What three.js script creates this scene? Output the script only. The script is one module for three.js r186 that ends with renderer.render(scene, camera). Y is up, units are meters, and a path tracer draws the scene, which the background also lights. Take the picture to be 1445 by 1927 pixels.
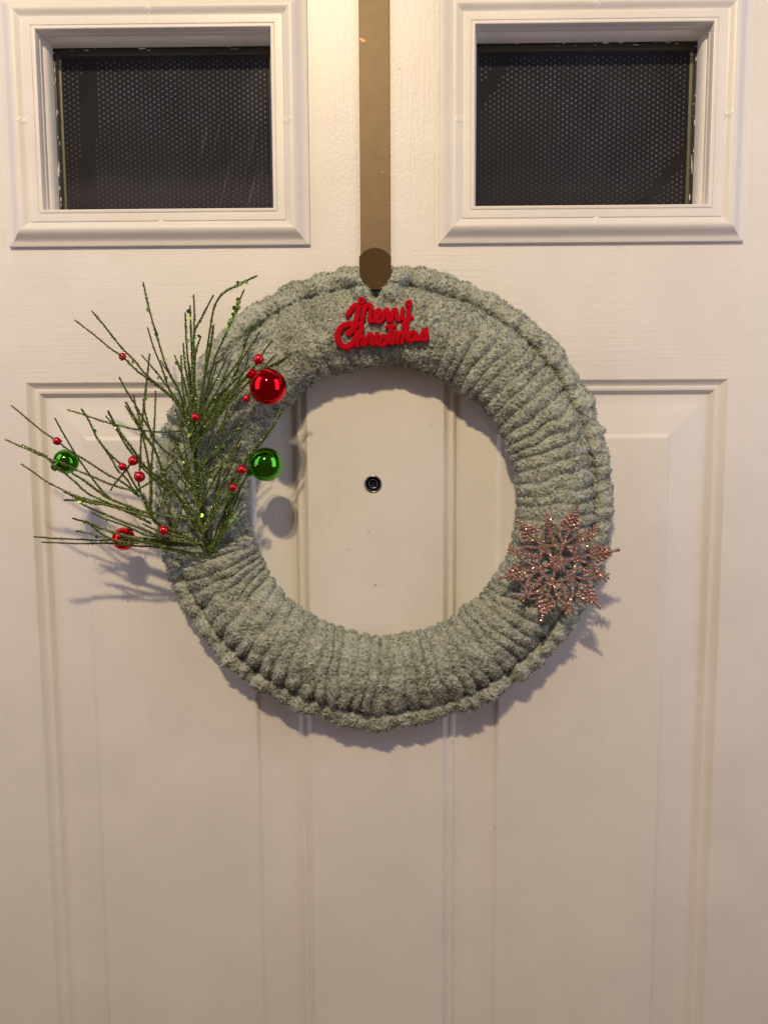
import * as THREE from 'three';
import { mergeGeometries } from 'three/addons/utils/BufferGeometryUtils.js';
import { RectAreaLightUniformsLib } from 'three/addons/lights/RectAreaLightUniformsLib.js';
import { createNoise3D } from 'simplex-noise';

// ---------------------------------------------------------------- camera, light, exposure
const scene = new THREE.Scene();
const EYE = 1.5;                                   // metres: height that the door's own measures start from
const F = 1447, PW = 1445, PH = 1927;              // focal length and frame, in pixels of the photograph
const camera = new THREE.PerspectiveCamera(THREE.MathUtils.radToDeg(2 * Math.atan(PH / 2 / F)), PW / PH, 0.05, 30);
camera.position.set(0.01844, EYE - 0.07363, 0.8);
camera.rotation.order = 'YXZ';
camera.rotation.set(-0.09769, 0.01237, -0.0049);
camera.updateMatrixWorld(true);

// the dim surroundings of the porch: pale grey above, brown below
const UP_TONE = [0.122, 0.102, 0.104], DOWN_TONE = [0.106, 0.062, 0.036];
{
  const W = 64, H = 32, d = new Float32Array(W * H * 4);
  for (let y = 0; y < H; y++) for (let x = 0; x < W; x++) {
    const k = THREE.MathUtils.smoothstep((y + 0.5) / H, 0.49, 0.62), o = (y * W + x) * 4;
    for (let c = 0; c < 3; c++) d[o + c] = DOWN_TONE[c] * (1 - k) + UP_TONE[c] * k;
    d[o + 3] = 1;
  }
  const t = new THREE.DataTexture(d, W, H, THREE.RGBAFormat, THREE.FloatType);
  t.mapping = THREE.EquirectangularReflectionMapping; t.magFilter = THREE.LinearFilter; t.needsUpdate = true;
  scene.background = t; scene.environment = t;
}
// two warm bulbs of one fitting above and to the left of the camera, a cool glow from either side
const bulbs = [
  // [x, y, z, intensity, [r, g, b], radius / 2 cm]
  [-0.225, EYE + 1.18, 1.50, 5.9, [1.0, 0.775, 0.455], 1.3],
  [-0.125, EYE + 1.14, 1.50, 2.85, [1.0, 0.775, 0.455], 1.3],
];
bulbs.forEach(([x, y, z, i, c, rad], n) => {
  const l = new THREE.PointLight(new THREE.Color().setRGB(...c), i);
  l.name = 'bulb_' + String(n + 1).padStart(3, '0');
  l.position.set(x, y, z); l.castShadow = true; l.shadow.radius = rad;
  l.shadow.mapSize.set(2048, 2048); l.shadow.bias = -0.0005;
  scene.add(l);
});
RectAreaLightUniformsLib.init();
for (const [x, y, i, c] of [[-0.98, 0.34, 1.55, [0.78, 0.79, 1.0]], [1.0, 0.22, 1.85, [0.77, 0.79, 1.0]]]) {
  const l = new THREE.RectAreaLight(new THREE.Color().setRGB(...c), i, 0.62, 1.3);
  l.name = 'side_glow'; l.position.set(x, EYE + y, 0.54); l.lookAt(0, EYE, 0);
  scene.add(l);
}
const renderer = new THREE.WebGLRenderer({ antialias: true });
renderer.setSize(767, 1024);
renderer.shadowMap.enabled = true;
renderer.toneMapping = THREE.LinearToneMapping;
renderer.toneMappingExposure = 1.03;

// ---------------------------------------------------------------- helpers
function mulberry(a) { return () => { a |= 0; a = (a + 0x6d2b79f5) | 0; let t = Math.imul(a ^ (a >>> 15), 1 | a); t = (t + Math.imul(t ^ (t >>> 7), 61 | t)) ^ t; return ((t ^ (t >>> 14)) >>> 0) / 4294967296; }; }
const rnd = mulberry(20231224);
const noise3 = createNoise3D(mulberry(77));
const { clamp, lerp, smoothstep } = THREE.MathUtils;
const V3 = (x, y, z) => new THREE.Vector3(x, y, z);
// the point at distance z in front of the door face that was measured at (px, py) in the photograph
function at(px, py, z) {
  const d = V3((px - PW / 2) / F, -(py - PH / 2) / F, -1).applyEuler(camera.rotation);
  return camera.position.clone().addScaledVector(d, (z - camera.position.z) / d.z);
}
const used = new Map();
function numbered(name) { const n = used.get(name) ?? 0; used.set(name, n + 1); return n ? name + '_' + String(n).padStart(3, '0') : name; }
function thing(name, label, category, pos, group) {
  const o = new THREE.Group(); o.name = numbered(name); o.position.copy(pos); o.userData = { label, category };
  if (group) o.userData.group = group;
  scene.add(o); return o;
}
// adds a geometry that is written in world measures to a parent, keeping it where it is
function part(name, geo, mat, parent, label) {
  const m = new THREE.Mesh(geo, mat); m.name = name;
  let p = parent; const off = V3(0, 0, 0); while (p && p !== scene) { off.add(p.position); p = p.parent; }
  geo.computeBoundingBox(); const c = geo.boundingBox.getCenter(V3(0, 0, 0));
  geo.translate(-c.x, -c.y, -c.z); m.position.copy(c).sub(off);
  if (label) m.userData.label = label;
  parent.add(m); return m;
}
class Soup {                                         // triangles with normals, uv and colours
  constructor() { this.p = []; this.n = []; this.c = []; this.u = []; this.i = []; }
  vert(x, y, z, nx, ny, nz, c, u = 0, v = 0) { this.p.push(x, y, z); this.n.push(nx, ny, nz); if (c) this.c.push(c[0], c[1], c[2]); this.u.push(u, v); return this.p.length / 3 - 1; }
  tri(a, b, c) { this.i.push(a, b, c); }
  geo(normals = true) {
    const g = new THREE.BufferGeometry();
    g.setAttribute('position', new THREE.Float32BufferAttribute(this.p, 3));
    if (normals) g.setAttribute('normal', new THREE.Float32BufferAttribute(this.n, 3));
    g.setAttribute('uv', new THREE.Float32BufferAttribute(this.u, 2));
    if (this.c.length) g.setAttribute('color', new THREE.Float32BufferAttribute(this.c, 3));
    g.setIndex(this.i); return g;
  }
}
const DW = 0.92, DH = 2.0;                            // the door
function doorUV(g) {
  const p = g.attributes.position, u = new Float32Array(p.count * 2);
  for (let i = 0; i < p.count; i++) { u[2 * i] = (p.getX(i) + DW / 2) / DW; u[2 * i + 1] = p.getY(i) / DH; }
  g.setAttribute('uv', new THREE.BufferAttribute(u, 2)); return g;
}
// mitred frame: rect [x0,y0,x1,y1], widths of the four sides {l,r,b,t}, profile [[s in mm, z in mm]...], full = mm that stand for the whole width
function frameSweep([x0, y0, x1, y1], w, profile, full, crease = 0.6) {
  const s = new Soup();
  const corner = (k, q) => k === 0 ? [x0 + w.l * q, y0 + w.b * q] : k === 1 ? [x1 - w.r * q, y0 + w.b * q] : k === 2 ? [x1 - w.r * q, y1 - w.t * q] : [x0 + w.l * q, y1 - w.t * q];
  const inn = [[0, 1], [-1, 0], [0, -1], [1, 0]], wid = [w.b, w.r, w.t, w.l];
  for (let side = 0; side < 4; side++) {
    const sc = wid[side] / full, seg = [];
    for (let j = 0; j + 1 < profile.length; j++) {
      const ds = (profile[j + 1][0] - profile[j][0]) * sc, dz = (profile[j + 1][1] - profile[j][1]) / 1000, L = Math.hypot(ds, dz) || 1;
      seg.push([-dz / L, ds / L]);
    }
    const avg = (a, b) => { if (!a || !b) return a || b; if (a[0] * b[0] + a[1] * b[1] < Math.cos(crease)) return null; const x = a[0] + b[0], y = a[1] + b[1], l = Math.hypot(x, y); return [x / l, y / l]; };
    for (let j = 0; j < seg.length; j++) {
      const na = avg(seg[j - 1], seg[j]) || seg[j], nb = avg(seg[j], seg[j + 1]) || seg[j];
      const qa = profile[j][0] / full, qb = profile[j + 1][0] / full, za = profile[j][1] / 1000, zb = profile[j + 1][1] / 1000;
      const A = corner(side, qa), B = corner((side + 1) % 4, qa), C = corner((side + 1) % 4, qb), D = corner(side, qb), d = inn[side];
      const a = s.vert(A[0], A[1], za, d[0] * na[0], d[1] * na[0], na[1]), b = s.vert(B[0], B[1], za, d[0] * na[0], d[1] * na[0], na[1]);
      const c = s.vert(C[0], C[1], zb, d[0] * nb[0], d[1] * nb[0], nb[1]), e = s.vert(D[0], D[1], zb, d[0] * nb[0], d[1] * nb[0], nb[1]);
      s.tri(a, b, c); s.tri(a, c, e);
    }
  }
  return s.geo();
}
function rectSheet(x0, y0, x1, y1, z) { const g = new THREE.PlaneGeometry(x1 - x0, y1 - y0); g.translate((x0 + x1) / 2, (y0 + y1) / 2, z); return g; }
function pathCurve(pts) { return new THREE.CatmullRomCurve3(pts, false, 'centripetal'); }

// ---------------------------------------------------------------- materials
// value noise for textures (fast)
function grid2(seed) {
  const N = 512, t = new Float32Array(N * N), r = mulberry(seed); for (let i = 0; i < t.length; i++) t[i] = r();
  return (x, y) => {
    const ix = Math.floor(x), iy = Math.floor(y), fx = x - ix, fy = y - iy, sx = fx * fx * (3 - 2 * fx), sy = fy * fy * (3 - 2 * fy);
    const X = ix & 511, Y = iy & 511, X1 = (ix + 1) & 511, Y1 = (iy + 1) & 511;
    const a = t[Y * N + X], b = t[Y * N + X1], c = t[Y1 * N + X], d = t[Y1 * N + X1];
    return a + (b - a) * sx + (c - a) * sy + (a - b - c + d) * sx * sy;
  };
}
const g1 = grid2(3), g2 = grid2(4), g3 = grid2(5);
function dataTex(w, h, fn, ch, srgb) {
  const d = new Uint8Array(w * h * 4);
  for (let y = 0; y < h; y++) for (let x = 0; x < w; x++) {
    const v = fn(x, y), o = (y * w + x) * 4;
    if (ch === 1) d[o] = d[o + 1] = d[o + 2] = clamp(v * 255, 0, 255); else { d[o] = clamp(v[0] * 255, 0, 255); d[o + 1] = clamp(v[1] * 255, 0, 255); d[o + 2] = clamp(v[2] * 255, 0, 255); }
    d[o + 3] = 255;
  }
  const t = new THREE.DataTexture(d, w, h, THREE.RGBAFormat);
  t.magFilter = THREE.LinearFilter; t.minFilter = THREE.LinearFilter; t.wrapS = t.wrapT = THREE.RepeatWrapping;
  if (srgb) t.colorSpace = THREE.SRGBColorSpace;
  t.needsUpdate = true; return t;
}
// measures of the door relief (x, and y above EYE)
const WIN = { xa: 0.3692, xb: 0.0645, y0: EYE + 0.1193, y1: EYE + 0.3585, wo: 0.0392, wi: 0.0352, wb: 0.0345, wt: 0.0340 };
const PAN = { xo: 0.3608, xi: 0.0703, y1: EYE - 0.0164, y0: EYE - 1.27 };
// brush strokes and roller stipple in the paint: upright on stiles and panels, level on rails
const paintBump = dataTex(2048, 2048, (px, py) => {
  const x = (px / 2048 - 0.5) * DW * 1000, y = (py / 2048) * DH * 1000, ye = y - EYE * 1000;     // mm
  const rail = smoothstep(ye, -16, -8) * (1 - smoothstep(ye, 112, 120)) * (1 - 0.9 * smoothstep(-Math.abs(x), -46, -28));
  const wob = 5 * g3(x * 0.02 + 9, y * 0.006);
  const up = g1((x + wob) * 0.85, y * 0.022 + 40) * 0.62 + g2((x + wob) * 1.7, y * 0.05) * 0.38;
  const flat = g2(x * 0.02, (y + wob) * 0.85 + 17) * 0.6 + g1(x * 0.05 + 31, (y + wob) * 1.7) * 0.4;
  const peel = g3(x * 0.62, y * 0.55) * 0.6 + g1(x * 1.1 + 7, y * 1.0) * 0.4;
  const mid = smoothstep(-Math.abs(x - 5), -75, -35) * smoothstep(ye, 60, 180);                  // thicker paint round the strap
  const patch = g2(x * 0.012, y * 0.012);
  const k = clamp(0.35 + 0.9 * patch, 0, 1);
  return 0.5 + (lerp(up, flat, rail) - 0.5) * lerp(0.30 + 0.35 * mid, 0.6, rail) * k + (peel - 0.5) * (0.32 + 0.38 * mid);
}, 1);
paintBump.wrapS = paintBump.wrapT = THREE.ClampToEdgeWrapping;
const paintColor = dataTex(512, 1024, (px, py) => {
  const n = 0.5 * g1(px * 0.03, py * 0.033) + 0.3 * g2(px * 0.09, py * 0.09) + 0.2 * g3(px * 0.3, py * 0.3);
  const k = 0.965 + 0.05 * n;
  return [0.885 * k, 0.872 * k, 0.862 * k];
}, 3, true);
const paint = new THREE.MeshPhysicalMaterial({ name: 'white_gloss_paint', map: paintColor, roughness: 0.46, bumpMap: paintBump, bumpScale: 0.00042, clearcoat: 0.14, clearcoatRoughness: 0.30 });
const paintPlain = new THREE.MeshPhysicalMaterial({ name: 'white_paint', color: new THREE.Color().setRGB(0.75, 0.73, 0.71), roughness: 0.38, clearcoat: 0.25, clearcoatRoughness: 0.28 });
const glass = new THREE.MeshPhysicalMaterial({ name: 'window_glass', color: 0xffffff, roughness: 0.02, transmission: 1, thickness: 0, ior: 1.5 });
const blackRubber = new THREE.MeshStandardMaterial({ name: 'black_gasket', color: new THREE.Color().setRGB(0.006, 0.006, 0.007), roughness: 0.35 });
const spacerMetal = new THREE.MeshStandardMaterial({ name: 'olive_spacer', color: new THREE.Color().setRGB(0.10, 0.095, 0.065), roughness: 0.45, metalness: 0.2 });
const chrome = new THREE.MeshStandardMaterial({ name: 'chrome', color: new THREE.Color().setRGB(0.36, 0.37, 0.40), roughness: 0.24, metalness: 0.95 });
const bronzeScratch = dataTex(512, 1024, (x, y) => {
  const n = g1(x * 0.007, y * 0.07) * 0.6 + g2(x * 0.03, y * 0.3) * 0.3 + g3(x * 0.3, y * 0.9) * 0.1, k = 0.94 + 0.10 * n;
  return [0.455 * k, 0.38 * k, 0.28 * k];
}, 3, true);
const bronze = new THREE.MeshStandardMaterial({ name: 'satin_bronze', map: bronzeScratch, roughness: 0.52, metalness: 0.3 });
const bronzeDark = new THREE.MeshStandardMaterial({ name: 'dark_bronze', color: new THREE.Color().setRGB(0.19, 0.115, 0.052), roughness: 0.5, metalness: 0.45 });
const copperChip = new THREE.MeshStandardMaterial({ name: 'copper_chip', color: new THREE.Color().setRGB(0.62, 0.27, 0.12), roughness: 0.5, metalness: 0.3 });
const yarn = new THREE.MeshStandardMaterial({ name: 'grey_chenille_yarn', vertexColors: true, roughness: 0.95 });
const flock = new THREE.MeshPhysicalMaterial({ name: 'red_flock', color: new THREE.Color().setRGB(0.44, 0.002, 0.010), roughness: 0.95, specularIntensity: 0.25, sheen: 0.12, sheenColor: new THREE.Color().setRGB(1, 0.1, 0.1), sheenRoughness: 0.5 });
const glitter = new THREE.MeshStandardMaterial({ name: 'green_glitter', vertexColors: true, roughness: 0.30, metalness: 0.40, side: THREE.DoubleSide });
const rose = new THREE.MeshStandardMaterial({ name: 'rose_glitter', vertexColors: true, roughness: 0.28, metalness: 0.55 });
const redChrome = new THREE.MeshPhysicalMaterial({ name: 'red_mirror', color: new THREE.Color().setRGB(0.80, 0.006, 0.018), roughness: 0.07, metalness: 1 });
const greenChrome = new THREE.MeshPhysicalMaterial({ name: 'green_mirror', color: new THREE.Color().setRGB(0.085, 0.40, 0.025), roughness: 0.07, metalness: 1 });
const redSatin = new THREE.MeshPhysicalMaterial({ name: 'red_satin_metal', color: new THREE.Color().setRGB(0.62, 0.006, 0.02), roughness: 0.28, metalness: 0.75, clearcoat: 0.6, clearcoatRoughness: 0.12 });
const darkHole = new THREE.MeshStandardMaterial({ name: 'dark_inside', color: new THREE.Color().setRGB(0.01, 0.012, 0.008), roughness: 0.8 });

// ---------------------------------------------------------------- the door
const door = thing('panel_door', 'white painted panel door with two small dark windows above two long raised panels', 'door', V3(0, 0, 0));
const peep = at(702, 911, 0);
{
  const hole = (x0, y0, x1, y1) => { const h = new THREE.Path(); h.moveTo(x0, y0); h.lineTo(x0, y1); h.lineTo(x1, y1); h.lineTo(x1, y0); h.closePath(); return h; };
  const sh = new THREE.Shape(); sh.moveTo(-DW / 2, 0); sh.lineTo(DW / 2, 0); sh.lineTo(DW / 2, DH); sh.lineTo(-DW / 2, DH); sh.closePath();
  for (const s of [-1, 1]) {
    const e = 0.004;
    sh.holes.push(hole(Math.min(s * (WIN.xa - e), s * (WIN.xb + e)), WIN.y0 + e, Math.max(s * (WIN.xa - e), s * (WIN.xb + e)), WIN.y1 - e));
    sh.holes.push(hole(Math.min(s * PAN.xo, s * PAN.xi), PAN.y0, Math.max(s * PAN.xo, s * PAN.xi), PAN.y1));
  }
  const ph = new THREE.Path(); ph.absarc(peep.x, peep.y, 0.0086, 0, Math.PI * 2, true); sh.holes.push(ph);
  const g = new THREE.ExtrudeGeometry(sh, { depth: 0.044, bevelEnabled: false, curveSegments: 32 }); g.translate(0, 0, -0.044);
  part('door_leaf', doorUV(g), paint, door);
}
const panelProfile = [[0, 0], [0.5, -0.25], [1.2, -1.0], [3.2, -3.3], [5.2, -5.0], [6.6, -5.4], [7.2, -5.1], [9.2, -5.0], [11, -5.5], [12.2, -6.9], [13.6, -9.4], [14.8, -10.6], [15.6, -10.7], [30, -8.3], [54.6, -4.4], [55.6, -4.3], [56.6, -3.6], [59.0, -1.9], [60, -1.5], [60.7, -1.5]];
for (const s of [-1, 1]) {
  const r = [Math.min(s * PAN.xo, s * PAN.xi), PAN.y0, Math.max(s * PAN.xo, s * PAN.xi), PAN.y1], w = 0.0607;
  const field = rectSheet(r[0] + w, r[1] + w, r[2] - w, r[3] - w, -0.0015);
  const back = new THREE.BoxGeometry(r[2] - r[0] - 0.002, r[3] - r[1] - 0.002, 0.012); back.translate((r[0] + r[2]) / 2, (r[1] + r[3]) / 2, -0.022);
  const sweep = frameSweep(r, { l: w, r: w, b: w, t: w }, panelProfile, 60.7, 0.45);
  part('raised_panel', doorUV(mergeGeometries([sweep, field, back])), paint, door);
}
// windows: applied moulding, pane, gasket, spacer bar, perforated screen
const winProfile = [[0, 0.1], [0, 3.3], [0.25, 3.9], [0.8, 4.2], [3.6, 4.5], [5, 5.0], [6.5, 6.0], [8.5, 8.0], [10.5, 10.2], [12.5, 11.9], [14.5, 12.8], [16.2, 13.0], [17.8, 12.6], [19.6, 11.4], [21.4, 9.9], [23, 9.0], [23.6, 8.9], [23.7, 9.5], [24.3, 9.9], [30.6, 10.1], [31.6, 10.0], [31.9, 9.2], [32.3, 9.2], [32.6, 10.0], [33.2, 10.3], [35.2, 10.2], [35.8, 9.8], [36, 9.2], [36, 1.0], [36.5, 0.6], [36.7, -0.4], [36.2, -1.0], [36.2, -5.5], [36.8, -5.8], [37.6, -6.4], [38.9, -8.6], [39.6, -11.5], [39.8, -15], [39.9, -20.6]];
function screenTexture(which) {
  const W = 1536, H = 1108, wmm = 232, hmm = 168, r = mulberry(which === 'l' ? 5 : 6);
  const sm = [];                                                           // smears left by a cleaning cloth
  if (which === 'l') for (let i = 0; i < 26; i++) sm.push([150 + r() * 70, 15 + r() * 80, 0.6 + r() * 0.9, 14 + r() * 34, 0.2 + r() * 0.5]);
  return dataTex(W, H, (px, py) => {
    const x = (px / W) * wmm, y = (py / H) * hmm;                          // mm from the lower left corner
    const colW = 4.55, rowH = 5.35, ci = Math.round((x - 8) / colW);
    const oy = (ci & 1) ? rowH / 2 : 0, ri = Math.round((y - 7 - oy) / rowH);
    const dx = x - 8 - ci * colW, dy = y - 7 - oy - ri * rowH, d = Math.hypot(dx, dy);
    let on = x > 6.5 && x < wmm - 7 && y > 4 && y < hmm - 9 ? 1 : 0;
    const cx = 8 + ci * colW, cy = 7 + oy + ri * rowH;                     // dots nearly vanish along slanting bands
    const t = cy / hmm;
    const band = which === 'l' ? Math.abs(cx - (27 + 9 * t)) - 8.5 : Math.min(Math.abs(cx - 2 - (cy - 108) * 0.62) - 8, Math.abs(cx - 176 - (cy - 2) * 0.85) - 7 - 20 * Math.max(0, t - 0.45));
    if (band < 0) on *= 0.06;
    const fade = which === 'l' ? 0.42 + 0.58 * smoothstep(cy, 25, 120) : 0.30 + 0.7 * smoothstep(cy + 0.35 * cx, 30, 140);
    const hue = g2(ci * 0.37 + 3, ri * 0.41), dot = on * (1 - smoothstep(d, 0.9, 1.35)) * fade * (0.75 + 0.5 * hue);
    let base = 0.152 + 0.03 * g1(px * 0.006, py * 0.007) + 0.05 * (1 - smoothstep(y, 22, 60)) * (which === 'l' ? 1 : 0.35);  // paler lower band: a soft reflection put into the screen colour
    let c = [base * 0.98, base * 0.97, base * 1.08];
    c = [c[0] + dot * 0.18, c[1] + dot * 0.185, c[2] + dot * (0.21 + 0.05 * hue)];
    if (which === 'l') { const hz = smoothstep(x, 178, 222) * smoothstep(y, 78, 118) * (0.35 + 0.65 * g2(px * 0.011, py * 0.008)) * 0.085; c = [c[0] + hz, c[1] + hz, c[2] + hz * 0.95]; }   // a pale reflection painted into the upper right of the screen
    for (const [sx, sy, sw, sl, sa] of sm) { const e = Math.abs(x - sx - (y - sy) * 0.28) / sw, f = Math.abs(y - sy) / sl; if (e < 1 && f < 1) { const k = 0.20 * sa * (1 - e) * (1 - f); c = [c[0] + k, c[1] + k, c[2] + k]; } }
    return c;
  }, 3, true);
}
for (const s of [-1, 1]) {
  const r = [Math.min(s * WIN.xa, s * WIN.xb), WIN.y0, Math.max(s * WIN.xa, s * WIN.xb), WIN.y1];
  const w = s < 0 ? { l: WIN.wo, r: WIN.wi, b: WIN.wb, t: WIN.wt } : { l: WIN.wi, r: WIN.wo, b: WIN.wb, t: WIN.wt };
  const frame = part('window_frame', doorUV(frameSweep(r, w, winProfile, 36, 0.55)), paint, door);
  const k = 39.9 / 36, o = [r[0] + w.l * k, r[1] + w.b * k, r[2] - w.r * k, r[3] - w.t * k];
  const pane = new THREE.BoxGeometry(o[2] - o[0] + 0.004, o[3] - o[1] + 0.004, 0.003);
  pane.translate((o[0] + o[2]) / 2, (o[1] + o[3]) / 2, -0.0221);
  part('pane', rectSheet(o[0] - 0.001, o[1] - 0.001, o[2] + 0.001, o[3] + 0.001, -0.0206), glass, frame);
  const ow = { l: 0.0025, r: 0.0025, b: 0.0025, t: 0.0025 };
  part('gasket', frameSweep(o, ow, [[-0.2, -20.2], [0.4, -19.6], [2.1, -19.8], [2.5, -20.4]], 2.5), blackRubber, frame);
  const sp = [o[0] - 0.001, o[1] - 0.001, o[2] + 0.001, o[3] + 0.001];
  part('spacer_bar', frameSweep(sp, { l: 0.005, r: 0.005, b: 0.005, t: 0.005 }, [[2.2, -21.4], [2.2, -28.2], [5.0, -28.6]], 5, 0.2), spacerMetal, frame);
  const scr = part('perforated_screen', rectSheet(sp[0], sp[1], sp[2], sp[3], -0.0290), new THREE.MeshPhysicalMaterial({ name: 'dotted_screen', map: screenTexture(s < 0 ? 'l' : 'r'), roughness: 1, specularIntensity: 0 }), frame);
  // paint left on the glass along the moulding
  const fl = new Soup(), rr = mulberry(s < 0 ? 91 : 92);
  for (let i = 0; i < 30; i++) {
    const side = rr() < 0.5 ? 3 : rr() < 0.55 ? (s < 0 ? 0 : 1) : 2, q = Math.pow(rr(), 1.3), in0 = 0.0004 + rr() * 0.0028, L = 0.0008 + rr() * rr() * 0.007, T = 0.0002 + rr() * 0.0004;
    const horiz = side >= 2;
    const cx = horiz ? lerp(o[0] + 0.004, o[2] - 0.004, q) : side === 0 ? o[0] + in0 : o[2] - in0, cy = horiz ? (side === 3 ? o[3] - in0 : o[1] + in0) : lerp(o[1] + 0.004, o[3] - 0.004, 1 - q);
    const n = 7, c = fl.vert(cx, cy, -0.0192, 0, 0, 1), ring = [];
    for (let j = 0; j < n; j++) { const a = (j / n) * 6.283, e = 0.6 + 0.5 * rr(); ring.push(fl.vert(cx + Math.cos(a) * (horiz ? L : T) * e, cy + Math.sin(a) * (horiz ? T : L) * e, -0.0194, 0, 0, 1)); }
    for (let j = 0; j < n; j++) fl.tri(c, ring[j], ring[(j + 1) % n]);
  }
  const smear = part('paint_smears', fl.geo(), paintPlain, frame); smear.userData.kind = 'stuff';
  // painted over screw plugs in the middle of the four mouldings
  const zf = (mm) => { for (let j = 0; j + 1 < winProfile.length; j++) if (mm >= winProfile[j][0] && mm <= winProfile[j + 1][0] && winProfile[j + 1][0] > winProfile[j][0]) return lerp(winProfile[j][1], winProfile[j + 1][1], (mm - winProfile[j][0]) / (winProfile[j + 1][0] - winProfile[j][0])) / 1000; return 0.01; };
  for (let sd = 0; sd < 4; sd++) {
    const q = 20.5 / 36, cx = sd === 0 ? r[0] + w.l * q : sd === 1 ? r[2] - w.r * q : (r[0] + r[2]) / 2 + (sd === 2 ? -0.001 : 0.004), cy = sd === 2 ? r[3] - w.t * q : sd === 3 ? r[1] + w.b * q : (r[1] + r[3]) / 2 + 0.007 * (rnd() - 0.5);
    const so = new Soup(), N = 28, rings = [0, 0.55, 0.85, 1.0, 1.12, 1.3], hh = [0.55, 0.5, 0.25, -0.25, 0.12, -0.02], R = 0.0044;
    const idx = rings.map((q2, k2) => { const row = []; for (let j = 0; j <= N; j++) { const a = (j / N) * Math.PI * 2, rx = Math.cos(a) * R * q2 * (1 + 0.12 * Math.sin(2 * a + sd)), ry = Math.sin(a) * R * q2; const inMM = 20.5 + (sd === 0 ? rx : sd === 1 ? -rx : sd === 2 ? -ry : ry) * 1000 * 36 / 37; row.push(so.vert(cx + rx, cy + ry, zf(clamp(inMM, 0.3, 35)) + hh[k2] * 0.0013 + 0.00006, 0, 0, 1)); } return row; });
    for (let k2 = 0; k2 + 1 < idx.length; k2++) for (let j = 0; j < N; j++) { so.tri(idx[k2][j], idx[k2 + 1][j], idx[k2 + 1][j + 1]); so.tri(idx[k2][j], idx[k2 + 1][j + 1], idx[k2][j + 1]); }
    const g = so.geo(false); g.computeVertexNormals();
    part('screw_plug', g, paintPlain, frame);
  }
}
// peephole
{
  const pr = [[0.0093, -0.0004], [0.0093, 0.0003], [0.0089, 0.0010], [0.0082, 0.0011], [0.0078, 0.0006], [0.0072, -0.0012], [0.0068, -0.005], [0.0064, -0.011], [0.0052, -0.012]].map(([r, z]) => new THREE.Vector2(r, z));
  const g = new THREE.LatheGeometry(pr, 40); g.rotateX(Math.PI / 2); g.translate(peep.x, peep.y, 0);
  const p = part('peephole', g, chrome, door);
  p.material.side = THREE.DoubleSide;
  const g2_ = new THREE.LatheGeometry([[0.0056, -0.012], [0.0053, -0.0072], [0.0047, -0.0062], [0.0041, -0.0070]].map(([r, z]) => new THREE.Vector2(r, z)), 32); g2_.rotateX(Math.PI / 2); g2_.translate(peep.x, peep.y, 0);
  part('lens_ring', g2_, chrome, p);
  const g3_ = new THREE.SphereGeometry(0.0065, 24, 12, 0, Math.PI * 2, 0, 0.72); g3_.rotateX(Math.PI / 2); g3_.translate(peep.x, peep.y, -0.0142);
  part('lens', g3_, new THREE.MeshPhysicalMaterial({ name: 'dark_lens', color: new THREE.Color().setRGB(0.008, 0.009, 0.02), roughness: 0.05, clearcoat: 1 }), p);
  const g4 = new THREE.CylinderGeometry(0.0086, 0.0086, 0.002, 24); g4.rotateX(Math.PI / 2); g4.translate(peep.x, peep.y, -0.016);
  part('barrel_end', g4, blackRubber, p);
}
// small chips in the paint
for (const [px, py, rx, ry, a] of [[700, 939, 1.2, 0.6, 0], [694, 1002, 4.6, 0.6, 1.0], [707, 1017, 1.2, 0.6, 0.2], [712, 1018, 1.4, 0.8, 0.5], [655, 1033, 2.6, 0.8, 0], [706.5, 1101, 3.4, 1.6, 0.5], [931, 1557, 1.6, 1.2, 0], [751, 130, 1.3, 1.8, 0], [811, 798, 2.2, 0.8, 1.2]]) {
  const c = at(px, py, 0), g = new THREE.CircleGeometry(1, 10), K = 0.00055, base = px > 770 && py > 760 ? (px > 840 ? -0.0015 : 0) : 0;
  const ps = g.attributes.position; for (let i = 1; i < ps.count; i++) { const e = 0.7 + 0.5 * rnd(); ps.setXY(i, ps.getX(i) * e, ps.getY(i) * e); } ps.setXY(ps.count - 1, ps.getX(1), ps.getY(1));
  g.scale(rx * K * 0.75, ry * K * 0.75, 1); g.rotateZ(a); g.translate(c.x, c.y, base + 0.0004);
  part('paint_chip', g, new THREE.MeshStandardMaterial({ color: new THREE.Color().setRGB(0.30, 0.22, 0.15), roughness: 0.8 }), door);
}

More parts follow.
